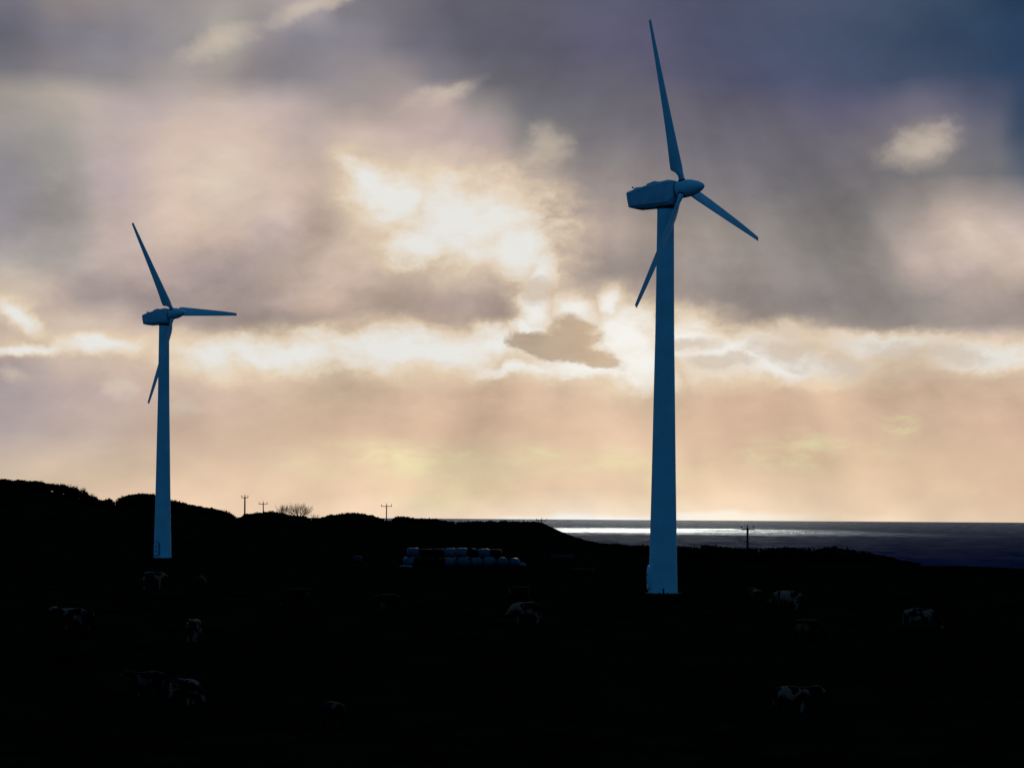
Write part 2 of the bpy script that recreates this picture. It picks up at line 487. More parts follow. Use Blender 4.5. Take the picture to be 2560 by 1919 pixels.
xs = []
x = -900.0
while x <= 900:
    xs.append(x)
    x += 2.5 if -140 < x < 140 else (8.0 if abs(x) < 300 else 25.0)
ys = []
y = -400.0
while y <= 780:
    ys.append(y)
    y += 2.5 if 60 < y < 440 else (6.0 if y > -60 else 20.0)
tb = MB()
for yy in ys:
    for xx in xs:
        tb.v.append((xx, yy, ground(xx, yy)))
nx = len(xs)
for j in range(len(ys) - 1):
    for i in range(nx - 1):
        a = j * nx + i
        tb.f.append((a, a + 1, a + nx + 1, a + nx))
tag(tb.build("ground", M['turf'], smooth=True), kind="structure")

# ------------------------------------------------------------------ sea
msea = bpy.data.materials.new("sea_water")
msea.use_nodes = True
nt = msea.node_tree
nt.nodes.remove(nt.nodes["Principled BSDF"])
b = nt.nodes.new("ShaderNodeBsdfGlossy")
b.inputs["Color"].default_value = (0.74, 0.88, 1.0, 1)
b.inputs["Roughness"].default_value = 0.20
body = nt.nodes.new("ShaderNodeBsdfDiffuse")
body.inputs["Color"].default_value = (0.001, 0.018, 0.072, 1)
geo = nt.nodes.new("ShaderNodeNewGeometry")
def SN(t): return nt.nodes.new(t)
def smap(scale, rot=0.0):
    m = SN("ShaderNodeMapping"); m.inputs["Scale"].default_value = scale; m.inputs["Rotation"].default_value = (0, 0, rot)
    nt.links.new(geo.outputs["Position"], m.inputs[0]); return m.outputs[0]
def snoise(vec, detail, rough=0.6):
    n = SN("ShaderNodeTexNoise"); n.inputs["Scale"].default_value = 1.0; n.inputs["Detail"].default_value = detail; n.inputs["Roughness"].default_value = rough
    nt.links.new(vec, n.inputs["Vector"]); return n.outputs[0]
def sm(op, a, bb, c=None):
    n = SN("ShaderNodeMath"); n.operation = op
    for i, vv in enumerate((a, bb, c)):
        if vv is None: continue
        if isinstance(vv, bpy.types.NodeSocket): nt.links.new(vv, n.inputs[i])
        else: n.inputs[i].default_value = vv
    return n.outputs[0]
def smr(v, a, bb, c, d):
    n = SN("ShaderNodeMapRange"); n.interpolation_type = 'SMOOTHSTEP'
    nt.links.new(v, n.inputs[0])
    for i, q in enumerate((a, bb, c, d)): n.inputs[i + 1].default_value = q
    return n.outputs[0]
spos = SN("ShaderNodeSeparateXYZ"); nt.links.new(geo.outputs["Position"], spos.inputs[0])
waves = sm('ADD', snoise(smap((0.035, 0.10, 1), 0.1), 5.0), sm('MULTIPLY', snoise(smap((0.006, 0.016, 1), 0.2), 4.0), 1.5))
# sunlit band of sea, put into the material as a smoother, more mirroring strip
jit = sm('MULTIPLY', sm('SUBTRACT', snoise(smap((0.0016, 0.0007, 1)), 5.0), 0.5), 4200.0)
yj = sm('ADD', spos.outputs[1], jit)
sunlit_band = sm('MULTIPLY', smr(yj, 5400, 7600, 0, 1), smr(yj, 8600, 10200, 1, 0))
xj = sm('ADD', spos.outputs[0], sm('MULTIPLY', jit, 0.35))
sunlit_band = sm('MULTIPLY', sunlit_band, smr(xj, 250, 1500, 1.0, 0.0))
wind = snoise(smap((0.0009, 0.0022, 1)), 5.0)
strength = sm('MULTIPLY', sm('ADD', 0.55, sm('MULTIPLY', wind, 0.8)), sm('SUBTRACT', 1.0, sm('MULTIPLY', sunlit_band, 0.93)))
bp = SN("ShaderNodeBump")
bp.inputs["Distance"].default_value = 16.0
nt.links.new(strength, bp.inputs["Strength"])
nt.links.new(waves, bp.inputs["Height"])
nt.links.new(bp.outputs[0], b.inputs["Normal"])
# wave faces hide one another: the mirror share falls off quickly away from grazing, except on the sunlit strip
fr_ = SN("ShaderNodeFresnel"); fr_.inputs["IOR"].default_value = 1.333
share = sm('MULTIPLY', sm('POWER', fr_.outputs[0], 28.0), sm('ADD', 0.04, sm('MULTIPLY', wind, 0.26)))
chop = snoise(smap((0.022, 0.006, 1), 0.05), 6.0, 0.7)
share = sm('MULTIPLY', share, smr(chop, 0.34, 0.66, 0.2, 2.0))
share = sm('ADD', sm('MULTIPLY', share, sm('SUBTRACT', 1.0, sunlit_band)), sm('MULTIPLY', sunlit_band, smr(chop, 0.36, 0.60, 0.22, 0.98)))
mx = SN("ShaderNodeMixShader")
nt.links.new(share, mx.inputs[0]); nt.links.new(body.outputs[0], mx.inputs[1]); nt.links.new(b.outputs[0], mx.inputs[2])
nt.links.new(mx.outputs[0], nt.nodes["Material Output"].inputs[0])
sb = MB()
sx = [-60000,-20000,-6000,-2000,0,2000,6000,20000,60000]
sy = [-3000,300,1000,2000,4000,8000,16000,30000,52000]
for yy in sy:
    for xx in sx:
        sb.v.append((xx, yy, 0.0))
for j in range(len(sy) - 1):
    for i in range(len(sx) - 1):
        a = j * len(sx) + i
        sb.f.append((a, a + 1, a + len(sx) + 1, a + len(sx)))
tag(sb.build("sea", msea), kind="structure")

# ------------------------------------------------------------------ wind turbines
def blade_mesh():
    # span +Z, leading edge +Y, up-wind +X
    st = [(0.35,.46,.46,25),(0.75,.47,.46,25),(1.05,.55,.43,25),(1.35,.90,.36,25),(1.75,1.25,.38,22),(2.4,1.24,.33,19),(3.5,1.14,.27,16),(5.0,1.02,.21,12.5),(7.0,.87,.13,9.5),(9.0,.73,.10,7),(11.0,.58,.075,5),(12.6,.45,.055,3.8),(13.2,.39,.045,3.4),(13.44,.37,.04,3.2),(13.5,.33,.03,3.2)]
    n = 20
    rings = []
    for i, (r, c, t, tw) in enumerate(st):
        r = r * (1.0 if r < 1.5 else 0.967)
        ring = []
        foil = sstep(0.85, 1.75, r)
        le = 0.23 + 0.10 * foil * (1 - r / 18.0)
        for k in range(n):
            a = 2 * math.pi * k / n
            cy, cx = math.cos(a), math.sin(a)
            # ellipse -> aerofoil: blunt leading edge, thin trailing edge
            s = (1 - cy) / 2                       # 0 at LE, 1 at TE
            th = (math.sin(a)) * (1 - foil) + foil * (1 if cx > 0 else -1) * 2.6 * (0.2969 * math.sqrt(max(s, 0)) - 0.126 * s - 0.3516 * s ** 2 + 0.2843 * s ** 3 - 0.1015 * s ** 4) * 1.9
            yv = le - s * c if foil > 0 else 0
            yv = (0.23 * cy) * (1 - foil) + foil * (le - s * c)
            xv = th * t * 0.5
            b_ = R(tw)
            ring.append(Vector((xv * math.cos(b_) + yv * math.sin(b_), -xv * math.sin(b_) + yv * math.cos(b_), r)))
        rings.append(ring)
    m = MB(); m.ring_tube(rings)
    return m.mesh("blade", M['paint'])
BLADE = blade_mesh()
def ramp_prof(pts, zs):
    return [(interp(pts, z) / 2.0, z) for z in zs]
TOWER_H = 29.95
HUB = 31.31
def make_turbine(loc, yaw, phase, door_dir, label):
    root = empty("wind_turbine", loc, 0.0)
    tag(root, label, "wind turbine", "wind turbines on the headland")
    # tower: steel tube, slow taper above, quicker near the ground
    dia = [(0,2.27),(3,2.13),(5.9,2.0),(10,1.84),(15.9,1.64),(20,1.48),(25,1.38),(29.95,1.30)]
    zs = [-0.6,0.0] + [i * 1.0 for i in range(1, 30)] + [29.95]
    m = MB(); m.ring_tube(lathe(ramp_prof(dia, zs), 56))
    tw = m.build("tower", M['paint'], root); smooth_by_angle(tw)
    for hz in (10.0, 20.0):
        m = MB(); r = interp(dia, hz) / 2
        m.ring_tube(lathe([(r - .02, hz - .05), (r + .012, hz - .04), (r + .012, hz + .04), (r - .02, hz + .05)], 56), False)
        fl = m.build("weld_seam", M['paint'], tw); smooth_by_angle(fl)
    m = MB(); m.ring_tube(lathe([(1.55, -0.9), (1.55, 0.06), (1.48, 0.12), (1.0, 0.12)], 40))
    pl = m.build("foundation", M['concrete'], root); smooth_by_angle(pl)
    # door, oval-topped, standing slightly proud
    dd = Vector((door_dir[0], door_dir[1], 0)).normalized()
    side = Vector((-dd.y, dd.x, 0))
    def door_shape(w, h, z0, proud, back, nm, material, parent):
        pts = []
        for k in range(9):
            a = math.pi * k / 8
            pts.append((w * math.cos(a), z0 + h - w + w * math.sin(a)))
        for k in range(9):
            a = math.pi + math.pi * k / 8
            pts.append((w * math.cos(a), z0 + w * 0.5 + w * 0.5 * math.sin(a)))
        ringA = [dd * back + side * s + Vector((0, 0, z)) for s, z in pts]
        ringB = [dd * proud + side * s + Vector((0, 0, z)) for s, z in pts]
        q = MB(); q.ring_tube([ringA, ringB])
        o = q.build(nm, material, parent); smooth_by_angle(o); return o
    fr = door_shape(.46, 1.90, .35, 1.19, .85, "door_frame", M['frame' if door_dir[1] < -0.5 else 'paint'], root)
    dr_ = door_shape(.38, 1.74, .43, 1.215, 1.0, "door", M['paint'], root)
    for zz in (0.95, 1.55):
        q = MB()
        rot = Matrix(((side.x, dd.x, 0), (side.y, dd.y, 0), (0, 0, 1)))
        q.box(dd * 1.215 + Vector((0, 0, zz)), (.24, .03, .20), rot)
        q.build("vent", M['vent'], dr_)
    q = MB(); q.box(dd * 1.23 + side * 0.27 + Vector((0, 0, 1.25)), (.05, .05, .16)); q.build("handle", M['steel'], dr_)
    # nacelle group (yawed)
    cy, sy_ = math.cos(yaw), math.sin(yaw)
    ROT = Matrix.Rotation(yaw, 3, 'Z')
    tilt = R(3.6)
    def put_rot(o):
        o.rotation_euler = (0, 0, yaw); return o
    m = MB(); m.ring_tube(lathe([(.62, 29.80), (.70, 29.86), (.70, 30.02), (.55, 30.06)], 40))
    yb = m.build("yaw_ring", M['seal'], root); smooth_by_angle(yb)
    # hull cross-sections along the axis: (x, z_bottom, z_top, half_width, chamfer bottom)
    secs = [(-3.16,30.08,31.30,.70,.05),(-2.35,29.96,31.50,.80,.24),(-1.35,29.98,31.70,.84,.24),(0.3,30.05,31.90,.84,.24),(0.70,30.12,31.96,.82,.26),(1.02,30.45,31.92,.70,.28)]
    rings = []
    for i_, (sx_, zb, zt, hw, ch) in enumerate(secs):
        tc_ = 0.12
        pr = [(-hw + ch, zb), (hw - ch, zb), (hw, zb + ch), (hw + .02, (zb + zt) / 2), (hw - .03, zt - tc_), (hw - tc_ - .04, zt), (-hw + tc_ + .04, zt), (-hw + .03, zt - tc_), (-hw - .02, (zb + zt) / 2), (-hw, zb + ch)]
        rings.append([Vector((sx_ + (0.26 * (zt - zv) / (zt - zb) if i_ == 0 else 0.0), yv, zv)) for yv, zv in pr])
    m = MB(); m.ring_tube(rings)
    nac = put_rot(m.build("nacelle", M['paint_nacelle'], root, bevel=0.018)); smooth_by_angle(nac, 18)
    # roof cowl with two humps
    top = [(-1.42,31.66),(-1.38,31.86),(-1.1,31.93),(-.75,32.02),(-.35,31.94),(.05,31.98),(.4,32.03),(.85,31.97),(1.0,31.90)]
    rings = []
    for (sx_, zt) in top:
        zb = 31.55
        rings.append([Vector((sx_, yv, zv)) for yv, zv in ((-.60, zb), (.60, zb), (.58, zt - .06), (.46, zt), (-.46, zt), (-.58, zt - .06))])
    m = MB(); m.ring_tube(rings)
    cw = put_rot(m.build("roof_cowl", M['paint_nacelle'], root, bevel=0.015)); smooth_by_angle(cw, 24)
    m = MB(); m.box((-1.95, 0, 31.60), (1.1, .8, .10)); put_rot(m.build("roof_hatch", M['paint_nacelle'], root, bevel=0.02))
    m = MB(); m.tube((-2.80, .25, 31.3), (-2.97, .25, 31.72), .022, .018, 6); m.tube((-3.11, .25, 31.74), (-2.87, .25, 31.66), .03, .012, 5); m.box((-3.07, .25, 31.78), (.14, .02, .09))
    put_rot(m.build("wind_vane", M['steel'], root))
    m = MB(); m.tube((-2.60, -.25, 31.33), (-2.60, -.25, 31.58), .02, .016, 6); m.tube((-2.73, -.25, 31.60), (-2.39, -.25, 31.56), .022, .03, 5); m.tube((-2.60, -.40, 31.58), (-2.60, -.10, 31.58), .02, .02, 5)
    put_rot(m.build("anemometer", M['steel'], root))
    # rotor
    hubc = Vector((1.56, 0, HUB))
    def rot_part(o):
        o.matrix_local = Matrix.Translation(ROT @ hubc + Vector((0, 0, 0))) @ Matrix.Rotation(yaw, 4, 'Z') @ Matrix.Rotation(-tilt, 4, 'Y')
        return o
    prof = [(.0,-.50),(.60,-.50),(.66,-.46),(.69,-.30),(.70,0.0),(.69,.25),(.655,.55),(.59,.85),(.50,1.15),(.38,1.42),(.25,1.63),(.12,1.76),(.03,1.80)]
    m = MB(); m.ring_tube(lathe([(max(r, .002), h) for r, h in prof], 40, 'X'))
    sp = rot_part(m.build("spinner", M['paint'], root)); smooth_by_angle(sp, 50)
    m = MB(); m.ring_tube(lathe([(.55,-.60),(.64,-.58),(.64,-.49),(.55,-.48)], 40, 'X')); g = m.build("spinner_gap", M['seal'], sp); smooth_by_angle(g)
    for k in range(3):
        ph = phase + k * R(120)
        o = bpy.data.objects.new("blade", BLADE); COL.objects.link(o); o.parent = root
        # phase turns +Z toward +Y (clockwise seen from up-wind side)
        o.matrix_local = Matrix.Translation(ROT @ hubc) @ Matrix.Rotation(yaw, 4, 'Z') @ Matrix.Rotation(-tilt, 4, 'Y') @ Matrix.Rotation(-ph, 4, 'X')
        smooth_by_angle(o, 60)
        m = MB()
        m.ring_tube([[Vector((.275 * rr * math.cos(2 * math.pi * j / 24), .275 * rr * math.sin(2 * math.pi * j / 24), zz)) for j in range(24)] for rr, zz in ((1.0, .45), (1.0, .74), (.85, .76))])
        c = m.build("root_collar", M['seal'], o); smooth_by_angle(c)
    return root
pA = at(1432, 1283, 179.4)
pB = at(351, 1207, 296.6)
pA.z = ground(pA.x, pA.y) + .02; pB.z = ground(pB.x, pB.y) + .02
turbA = make_turbine(pA, R(-32.0), R(-19.1), (-1.0, -0.12), "tall blue-shadowed wind turbine standing nearest, right of centre against the sea")
turbB = make_turbine(pB, R(-31.3), R(-34.4), (-0.55, -0.83), "smaller-looking distant wind turbine at the left in front of the wooded ridge")

# short dark post by the nearer tower
pp = at(1433, 1284, 177.6); pp.z = ground(pp.x, pp.y)
m = MB(); m.box((0, 0, .22), (.13, .13, .56)); m.tube((0, 0, .49), (0, 0, .56), .09, .02, 8)
mp = m.build("marker_post", M['seal'], None, bevel=.01); mp.location = pp
tag(mp, "short dark post at the foot of the nearer turbine tower", "post")

# ------------------------------------------------------------------ hedges and scrub on the skyline
OUT = [(-80,1034),(0,1036),(40,1037),(80,1041),(120,1048),(160,1057),(190,1073),(205,1078),(220,1079),(235,1076),(246,1081),(249,1080),(252,1075),(275,1068),(290,1066),(300,1064),(318,1064),(335,1067),(370,1077),(400,1086),(440,1094),(460,1096),(480,1101),(500,1107),(508,1114),(512,1122),(520,1116),(528,1110),(545,1107),(580,1104),(588,1103),(600,1105),(630,1112),(655,1114),(668,1119),(672,1121),(678,1118),(690,1120),(700,1115),(722,1111),(750,1107),(765,1106),(780,1108),(800,1111),(812,1116),(828,1121),(848,1121),(854,1116),(868,1114),(880,1116),(900,1119),(940,1120),(958,1123),(982,1128),(995,1129),(1005,1126),(1060,1126),(1090,1125),(1120,1126),(1160,1127),(1175,1132),(1185,1137),(1210,1148),(1240,1161),(1265,1166),(1290,1172),(1300,1175),(1330,1173),(1360,1177),(1385,1176),(1400,1179),(1470,1178),(1500,1180),(1535,1176),(1560,1179),(1600,1182),(1640,1185),(1665,1182),(1700,1180),(1725,1182),(1750,1185),(1790,1180),(1810,1181),(1850,1188),(1880,1193),(1900,1198),(1935,1206),(1955,1210),(1985,1219)]
def hedge(x0, x1, label, dens=34, leafs=(.10, .26)):
    dm = crest_d((x0 + x1) / 2)
    base = at((x0 + x1) / 2, interp(LANDPX, (x0 + x1) / 2), dm - 1.5)
    base.z = ground(base.x, base.y)
    root = empty("hedge", base)
    tag(root, label, "hedge", "scrub hedges along the skyline")
    mb = MB()
    length = (x1 - x0) / F * dm
    rnd = random.Random(int(x0 * 13 + x1))
    # solid heart of the hedge
    ns = max(6, int(length / 0.5))
    rings = []
    for i in range(ns + 1):
        px = x0 + (x1 - x0) * i / ns
        d = crest_d(px) - 1.5
        zt = at(px, interp(OUT, px), d).z
        xw = at(px, interp(OUT, px), d).x
        zg = ground(xw, d) - .4
        h = max(.35, zt - zg - .12)
        end = min(1.0, min(i, ns - i) / 2.0)
        h *= 0.80 + 0.20 * end
        wdt = 1.1 * (0.5 + .5 * end)
        ring = []
        for k in range(7):
            a = math.pi * k / 6
            ring.append(Vector((xw, d - wdt * math.cos(a) * (1.0), zg + h * (math.sin(a) ** .6) * (1 + .04 * noise.noise(Vector((xw * 1.3, k, 1.0)))))) - base)
        rings.append(ring)
    mb.ring_tube(rings)
    nleaf = int(length * dens * 4)
    for _ in range(nleaf):
        px = x0 + (x1 - x0) * rnd.random()
        d0 = crest_d(px) - 1.5
        w = rnd.uniform(-1, 1)
        zt = at(px, interp(OUT, px), d0).z
        xw = at(px, interp(OUT, px), d0).x
        zg = ground(xw, d0)
        lump = .20 * noise.noise(Vector((xw * .9, 3.0, 0))) + .15 * noise.noise(Vector((xw * 2.7, 9.0, 0)))
        H = max(.3, zt - zg + lump)
        prof = math.sqrt(max(0.0, 1 - w * w))
        z = zg + H * prof * (rnd.random() ** .35)
        c = Vector((xw, d0 + w * 1.25, z)) - base
        s = rnd.uniform(*leafs)
        u = Vector((rnd.gauss(0, 1), rnd.gauss(0, 1), rnd.gauss(0, 1))).normalized()
        v = u.orthogonal().normalized()
        v.rotate(Matrix.Rotation(rnd.random() * 6.28, 3, u))
        wv = u.cross(v)
        mb.quad(c - v * s, c - wv * s * .55, c + v * s, c + wv * s * .55)
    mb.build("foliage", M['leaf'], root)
    for k in range(max(2, int(length / 4))):
        px = x0 + (x1 - x0) * (k + .5) / max(2, int(length / 4))
        d = crest_d(px) - 1.5
        xw = at(px, 1100, d).x
        zg = ground(xw, d)
        st = MB(); bp_ = Vector((xw, d, zg - .2)) - base
        sh = max(.3, min(1.2, .2 + .6 * (at(px, interp(OUT, px), d).z - zg)))
        st.tube(bp_, bp_ + Vector((rnd.uniform(-.2, .2), rnd.uniform(-.2, .2), sh)), .09, .05, 6)
        st.build("stem", M['bark'], root)
    return root
hedge(203, 248, "small dark hedge clump between the wooded ridge end and the rounded thicket")
hedge(250, 372, "rounded dark thicket on the ridge directly behind the distant turbine tower")
hedge(366, 511, "long dark hedge sloping down right from the distant turbine to a notch")
hedge(514, 671, "dark hedge below the two left utility poles and the bare trees")
hedge(674, 829, "domed dark hedge between the bare trees and the lone middle pole")
hedge(848, 983, "low dark hedge just right of the lone middle pole")
hedge(986, 1182, "long level hedge with a pole tip showing above its right end")
hedge(1176, 1296, "dark scrub running down the hill slope to the sea's left edge")
hedge(1290, 1402, "dark field hedge immediately left of the nearer turbine tower")
hedge(1396, 1520, "dark field hedge behind the nearer turbine tower")
hedge(1514, 1645, "dark field hedge at the foot of the big pole by the sea")
hedge(1640, 1752, "dark field hedge just right of the big pole by the sea")
hedge(1746, 1868, "low double-topped dark hedge before the sea, last but one on the right")
hedge(1862, 1988, "rightmost dark hedge tapering down to the bare field edge before the sea")

# ------------------------------------------------------------------ trees
def grow(mb, rnd, p, d, length, rad, depth, spread, up, seglist, wind=0.0):
    nseg = 3 if depth > 1 else 2
    q = p.copy()
    for i in range(nseg):
        d = (d + Vector((rnd.gauss(0, .10) + wind * .06, rnd.gauss(0, .10), up * .07))).normalized()
        q2 = q + d * (length / nseg)
        r1 = rad * (1 - (i + 1) / nseg * .42)
        r0 = rad * (1 - i / nseg * .42)
        mb.tube(q, q2, r0, r1, 5 if depth > 2 else 3)
        q = q2
        if depth > 0 and i >= 1:
            for _ in range(2 if depth > 1 else 1):
                dd = (d + Vector((rnd.gauss(0, spread), rnd.gauss(0, spread), rnd.gauss(0.05, spread * .6)))).normalized()
                grow(mb, rnd, q, dd, length * rnd.uniform(.52, .78), max(.020, r1 * .66), depth - 1, spread, up, seglist, wind)
    if depth == 0:
        seglist.append(q.copy())
def bare_tree(px, ptop, d, label, stems, depth=4, spread=.42, seed=1, name="bare_tree", fan=.45, width=3.0):
    base = at(px, ptop, d); top = base.z
    base.z = ground(base.x, d) - .05
    h = top - base.z
    root = empty(name, base)
    tag(root, label, "tree", "leafless trees on the skyline")
    rnd = random.Random(seed)
    tips = []
    mt = MB(); mt.tube((0, 0, -.2), (0, 0, h * .14), .17, .14, 8)
    mt.build("trunk", M['bark'], root, True)
    mbr = MB()
    for k in range(stems):
        a = (k / max(1, stems - 1) - .5) * 2 if stems > 1 else 0
        dirv = Vector((a * fan + rnd.gauss(0, .08), rnd.gauss(0, .25), 1)).normalized()
        grow(mbr, rnd, Vector((a * .15, 0, h * .12)), dirv, h * rnd.uniform(.40, .5), .085, depth, spread, .5, tips)
    # bring the crown exactly to the height seen
    zmax = max(v[2] for v in mbr.v)
    s = h / zmax
    sx_ = width / 2 / max(abs(v[0]) for v in mbr.v)
    mbr.v = [(v[0] * sx_, v[1] * s, v[2] * s) for v in mbr.v]
    mbr.build("branches", M['twig'], root)
    return root
bare_tree(611, 1087, 424, "narrow leafless tree fanning up just right of the second pole", 9, 3, .34, 5, fan=.35, width=3.4)
bare_tree(646, 1083, 426, "widest leafless tree with twigs fanning out on the skyline", 16, 3, .36, 11, fan=.9, width=6.6)
bare_tree(679, 1108, 425, "small leafless sapling at the right foot of the widest bare tree", 5, 2, .36, 8, fan=.6, width=2.2)

def wood_tree(px, ptop, d, label, width, seed, twiggy):
    base = at(px, ptop, d); top = base.z
    base.z = ground(base.x, d) - .05
    h = top - base.z
    root = empty("windswept_tree", base)
    tag(root, label, "tree", "windswept trees on the ridge")
    rnd = random.Random(seed)
    tips = []
    mt = MB(); mt.tube((0, 0, -.2), (-.1, 0, h * .4), .2, .15, 8); mt.build("trunk", M['bark'], root, True)
    mbr = MB()
    for k in range(6):
        a = (k / 5 - .5) * 2
        grow(mbr, rnd, Vector((-.05, 0, h * .25)), Vector((a * .8, rnd.gauss(0, .4), .8)).normalized(), h * .40, .08, 3, .42, .4, tips, .5)
    zmax = max(v[2] for v in mbr.v)
    sz = h * 1.02 / zmax
    xmax = max(abs(v[0]) for v in mbr.v)
    sx_ = width / 2 * 1.1 / xmax
    mbr.v = [(v[0] * sx_, v[1], v[2] * sz) for v in mbr.v]
    mbr.build("branches", M['bark'], root)
    mf = MB()
    nleaf = int(3000 * (1 - twiggy) + 700)
    for _ in range(nleaf):
        a = rnd.random() * 6.283; rr = math.sqrt(rnd.random())
        xx = rr * math.cos(a) * width / 2; yy_ = rr * math.sin(a) * 1.8
        zt = h * (0.97 - .30 * rr * rr) + .15 * noise.noise(Vector((xx * 1.5 + px, yy_, 0)))
        z = zt * (rnd.random() ** .8) * (0.96 - .22 * twiggy)
        c = Vector((xx, yy_, z)); s = rnd.uniform(.10, .24)
        u = Vector((rnd.gauss(0, 1), rnd.gauss(0, 1), rnd.gauss(0, 1))).normalized(); v = u.orthogonal().normalized(); wv = u.cross(v)
        mf.quad(c - v * s, c - wv * s * .55, c + v * s, c + wv * s * .55)
    mf.build("crown", M['leaf'], root)
    return root
WT = [(-35,1031,"dense windswept tree cut off by the picture's left edge",0.0),
      (8,1033,"leftmost whole windswept tree on the high ridge",0.0),
      (42,1035,"second dense windswept tree from the left edge on the ridge",0.0),
      (75,1037,"third dense windswept tree from the left edge on the ridge",0.05),
      (105,1042,"fourth windswept tree from the left, where the wood starts to slope",0.15),
      (132,1042,"windswept tree with twiggy top halfway down the wood's slope",0.4),
      (155,1044,"tallest twiggy windswept tree near the wood's right end",0.65),
      (176,1051,"thin twiggy tree, last but one at the wood's right end",0.8),
      (195,1064,"low twiggy bush-like tree ending the wood on the right",0.75)]
for i, (px, py, lb, tw) in enumerate(WT):
    wood_tree(px, py, 417 + (i % 3) * 1.2, lb, 3.9 if tw < .3 else 2.7, 40 + i, tw)

# ------------------------------------------------------------------ utility poles
def utility_pole(px, ptop, d, arm, label, tiltx=0.0, ins_up=True, bracket=False, rz=0.0, r=.12):
    top = at(px, ptop, d)
    zg = ground(top.x, d)
    h = top.z - zg
    root = empty("utility_pole", (top.x, d, zg), rz)
    root.rotation_euler = (0, tiltx, rz)
    tag(root, label, "utility pole", "utility poles along the ridge")
    m = MB(); m.tube((0, 0, -.6), (0, 0, h - .05), r * 1.25, r, 10); pl = m.build("pole", M['pole'], root); smooth_by_angle(pl)
    m = MB(); m.box((0, -r, h - .30), (arm, .10, .13)); m.build("crossarm", M['pole'], root)
    for s in (-1, 0, 1):
        xx = s * arm * .46
        zz = h - .235 if s else h - .06
        m = MB(); m.tube((xx, -r if s else 0, zz), (xx, -r if s else 0, zz + .16), .03, .03, 6)
        m.ring_tube([[Vector((xx + rr * math.cos(2 * math.pi * k / 8), (-r if s else 0) + rr * math.sin(2 * math.pi * k / 8), zz + z)) for k in range(8)] for rr, z in ((.05, .12), (.10, .16), (.07, .22), (.10, .26), (.05, .36))])
        m.build("insulator", M['porcelain'], root)
    if bracket:
        m = MB(); m.box((0, -r - .05, h - 2.3), (1.3, .08, .10)); m.build("lower_bracket", M['steel'], root)
        m = MB(); m.box((-.45, -r - .05, h - 2.0), (.12, .12, .40)); m.build("switch_box", M['steel'], root)
    return root
utility_pole(529, 1071, 432, 1.25, "thick utility pole with three insulators, leftmost on the skyline", r=.13)
utility_pole(571, 1085, 500, 1.9, "short leaning utility pole beside the bare trees", tiltx=R(-1.2), r=.11)
utility_pole(835, 1090, 490, 2.3, "lone slim utility pole in the middle of the skyline", r=.11)
utility_pole(1170, 1121, 500, 2.4, "utility pole almost hidden behind the hill, only its crossarm showing", r=.10)
utility_pole(1615, 1138, 312, 1.75, "nearest dark utility pole with lower bracket standing against the sea", bracket=True, r=.145)

# ------------------------------------------------------------------ wrapped silage bales
def bale_mesh(seed, m_, rad=.60, ln=1.25):
    rnd = random.Random(seed)
    n, k = 28, 11
    rings = []
    for i in range(k):
        t = i / (k - 1)
        x = (t - .5) * ln
        e = abs(t - .5) * 2
        rr = rad * (1 - .16 * e ** 6 - .02 * e * e)
        ring = []
        for j in range(n):
            a = 2 * math.pi * j / n
            w = 1 + .035 * noise.noise(Vector((x * 2 + seed * 7, math.cos(a) * 2, math.sin(a) * 2))) + .012 * noise.noise(Vector((x * 9 + seed, math.cos(a) * 6, math.sin(a) * 6)))
            z = rr * w * math.sin(a); yv = rr * w * math.cos(a) * 1.04
            z = max(z, -rad * .88); z = min(z, rad * (.93 + .05 * noise.noise(Vector((x * 3 + seed, yv * 3, 5.0)))))
            ring.append(Vector((x, yv, z + rad * .88)))
        rings.append(ring)
    mb = MB(); mb.ring_tube(rings)
    me = mb.mesh("silage_bale", m_, True)
    return me
BM = {(c, s): bale_mesh(s + 1, M[c]) for c in ('wrap_pale', 'wrap_blue', 'wrap_dim', 'wrap_black') for s in range(2)}
BD = 268.0
def bale(px, tier, back, kind, label, rz=0.0, s=1.0, seed=0, dx=0.0):
    p = at(px, 1215, BD + back * 1.35)
    p.z = ground(p.x, p.y) + tier * 1.06
    o = bpy.data.objects.new("silage_bale", BM[(kind, seed % 2)]); COL.objects.link(o)
    o.location = p; o.rotation_euler = (0, 0, rz + random.uniform(-.35, .35)); o.scale = (s * random.uniform(.95, 1.12), s * random.uniform(.95, 1.05), s * (random.uniform(.86, .97) if tier == 0 else random.uniform(.80, .95)))
    tag(o, label, "silage bale", "wrapped bales heaped in the field")
    return o
# front row on the ground
bale(882, 0, 0, 'wrap_blue', "blue wrapped bale on the ground at the heap's far left", .15, 1.0, 0)
bale(909, 0, .15, 'wrap_black', "black wrapped bale on the ground, second from the heap's left", -.1, 1.0, 1)
bale(935, 0, .1, 'wrap_black', "black wrapped bale on the ground, third from the heap's left", .1, 1.0, 0)
bale(974, 0, 0, 'wrap_pale', "pale wrapped bale on the ground, first of the unbroken pale front row", 1.3, 1.0, 1)
bale(1001, 0, -.1, 'wrap_pale', "pale wrapped bale on the ground, second of the unbroken pale front row", 1.8, 1.05, 0)
bale(1029, 0, .05, 'wrap_pale', "pale wrapped bale on the ground, third of the unbroken pale front row", .1, 1.0, 1)
bale(1057, 0, -.1, 'wrap_pale', "pale wrapped bale on the ground, fourth of the unbroken pale front row", 1.2, 1.02, 0)
bale(1085, 0, 0, 'wrap_blue', "bluish wrapped bale on the ground, second from the heap's right end", 1.9, 1.0, 1)
bale(1111, 0, .1, 'wrap_blue', "bluish wrapped bale on the ground closing the heap's right end", 1.1, .98, 0)
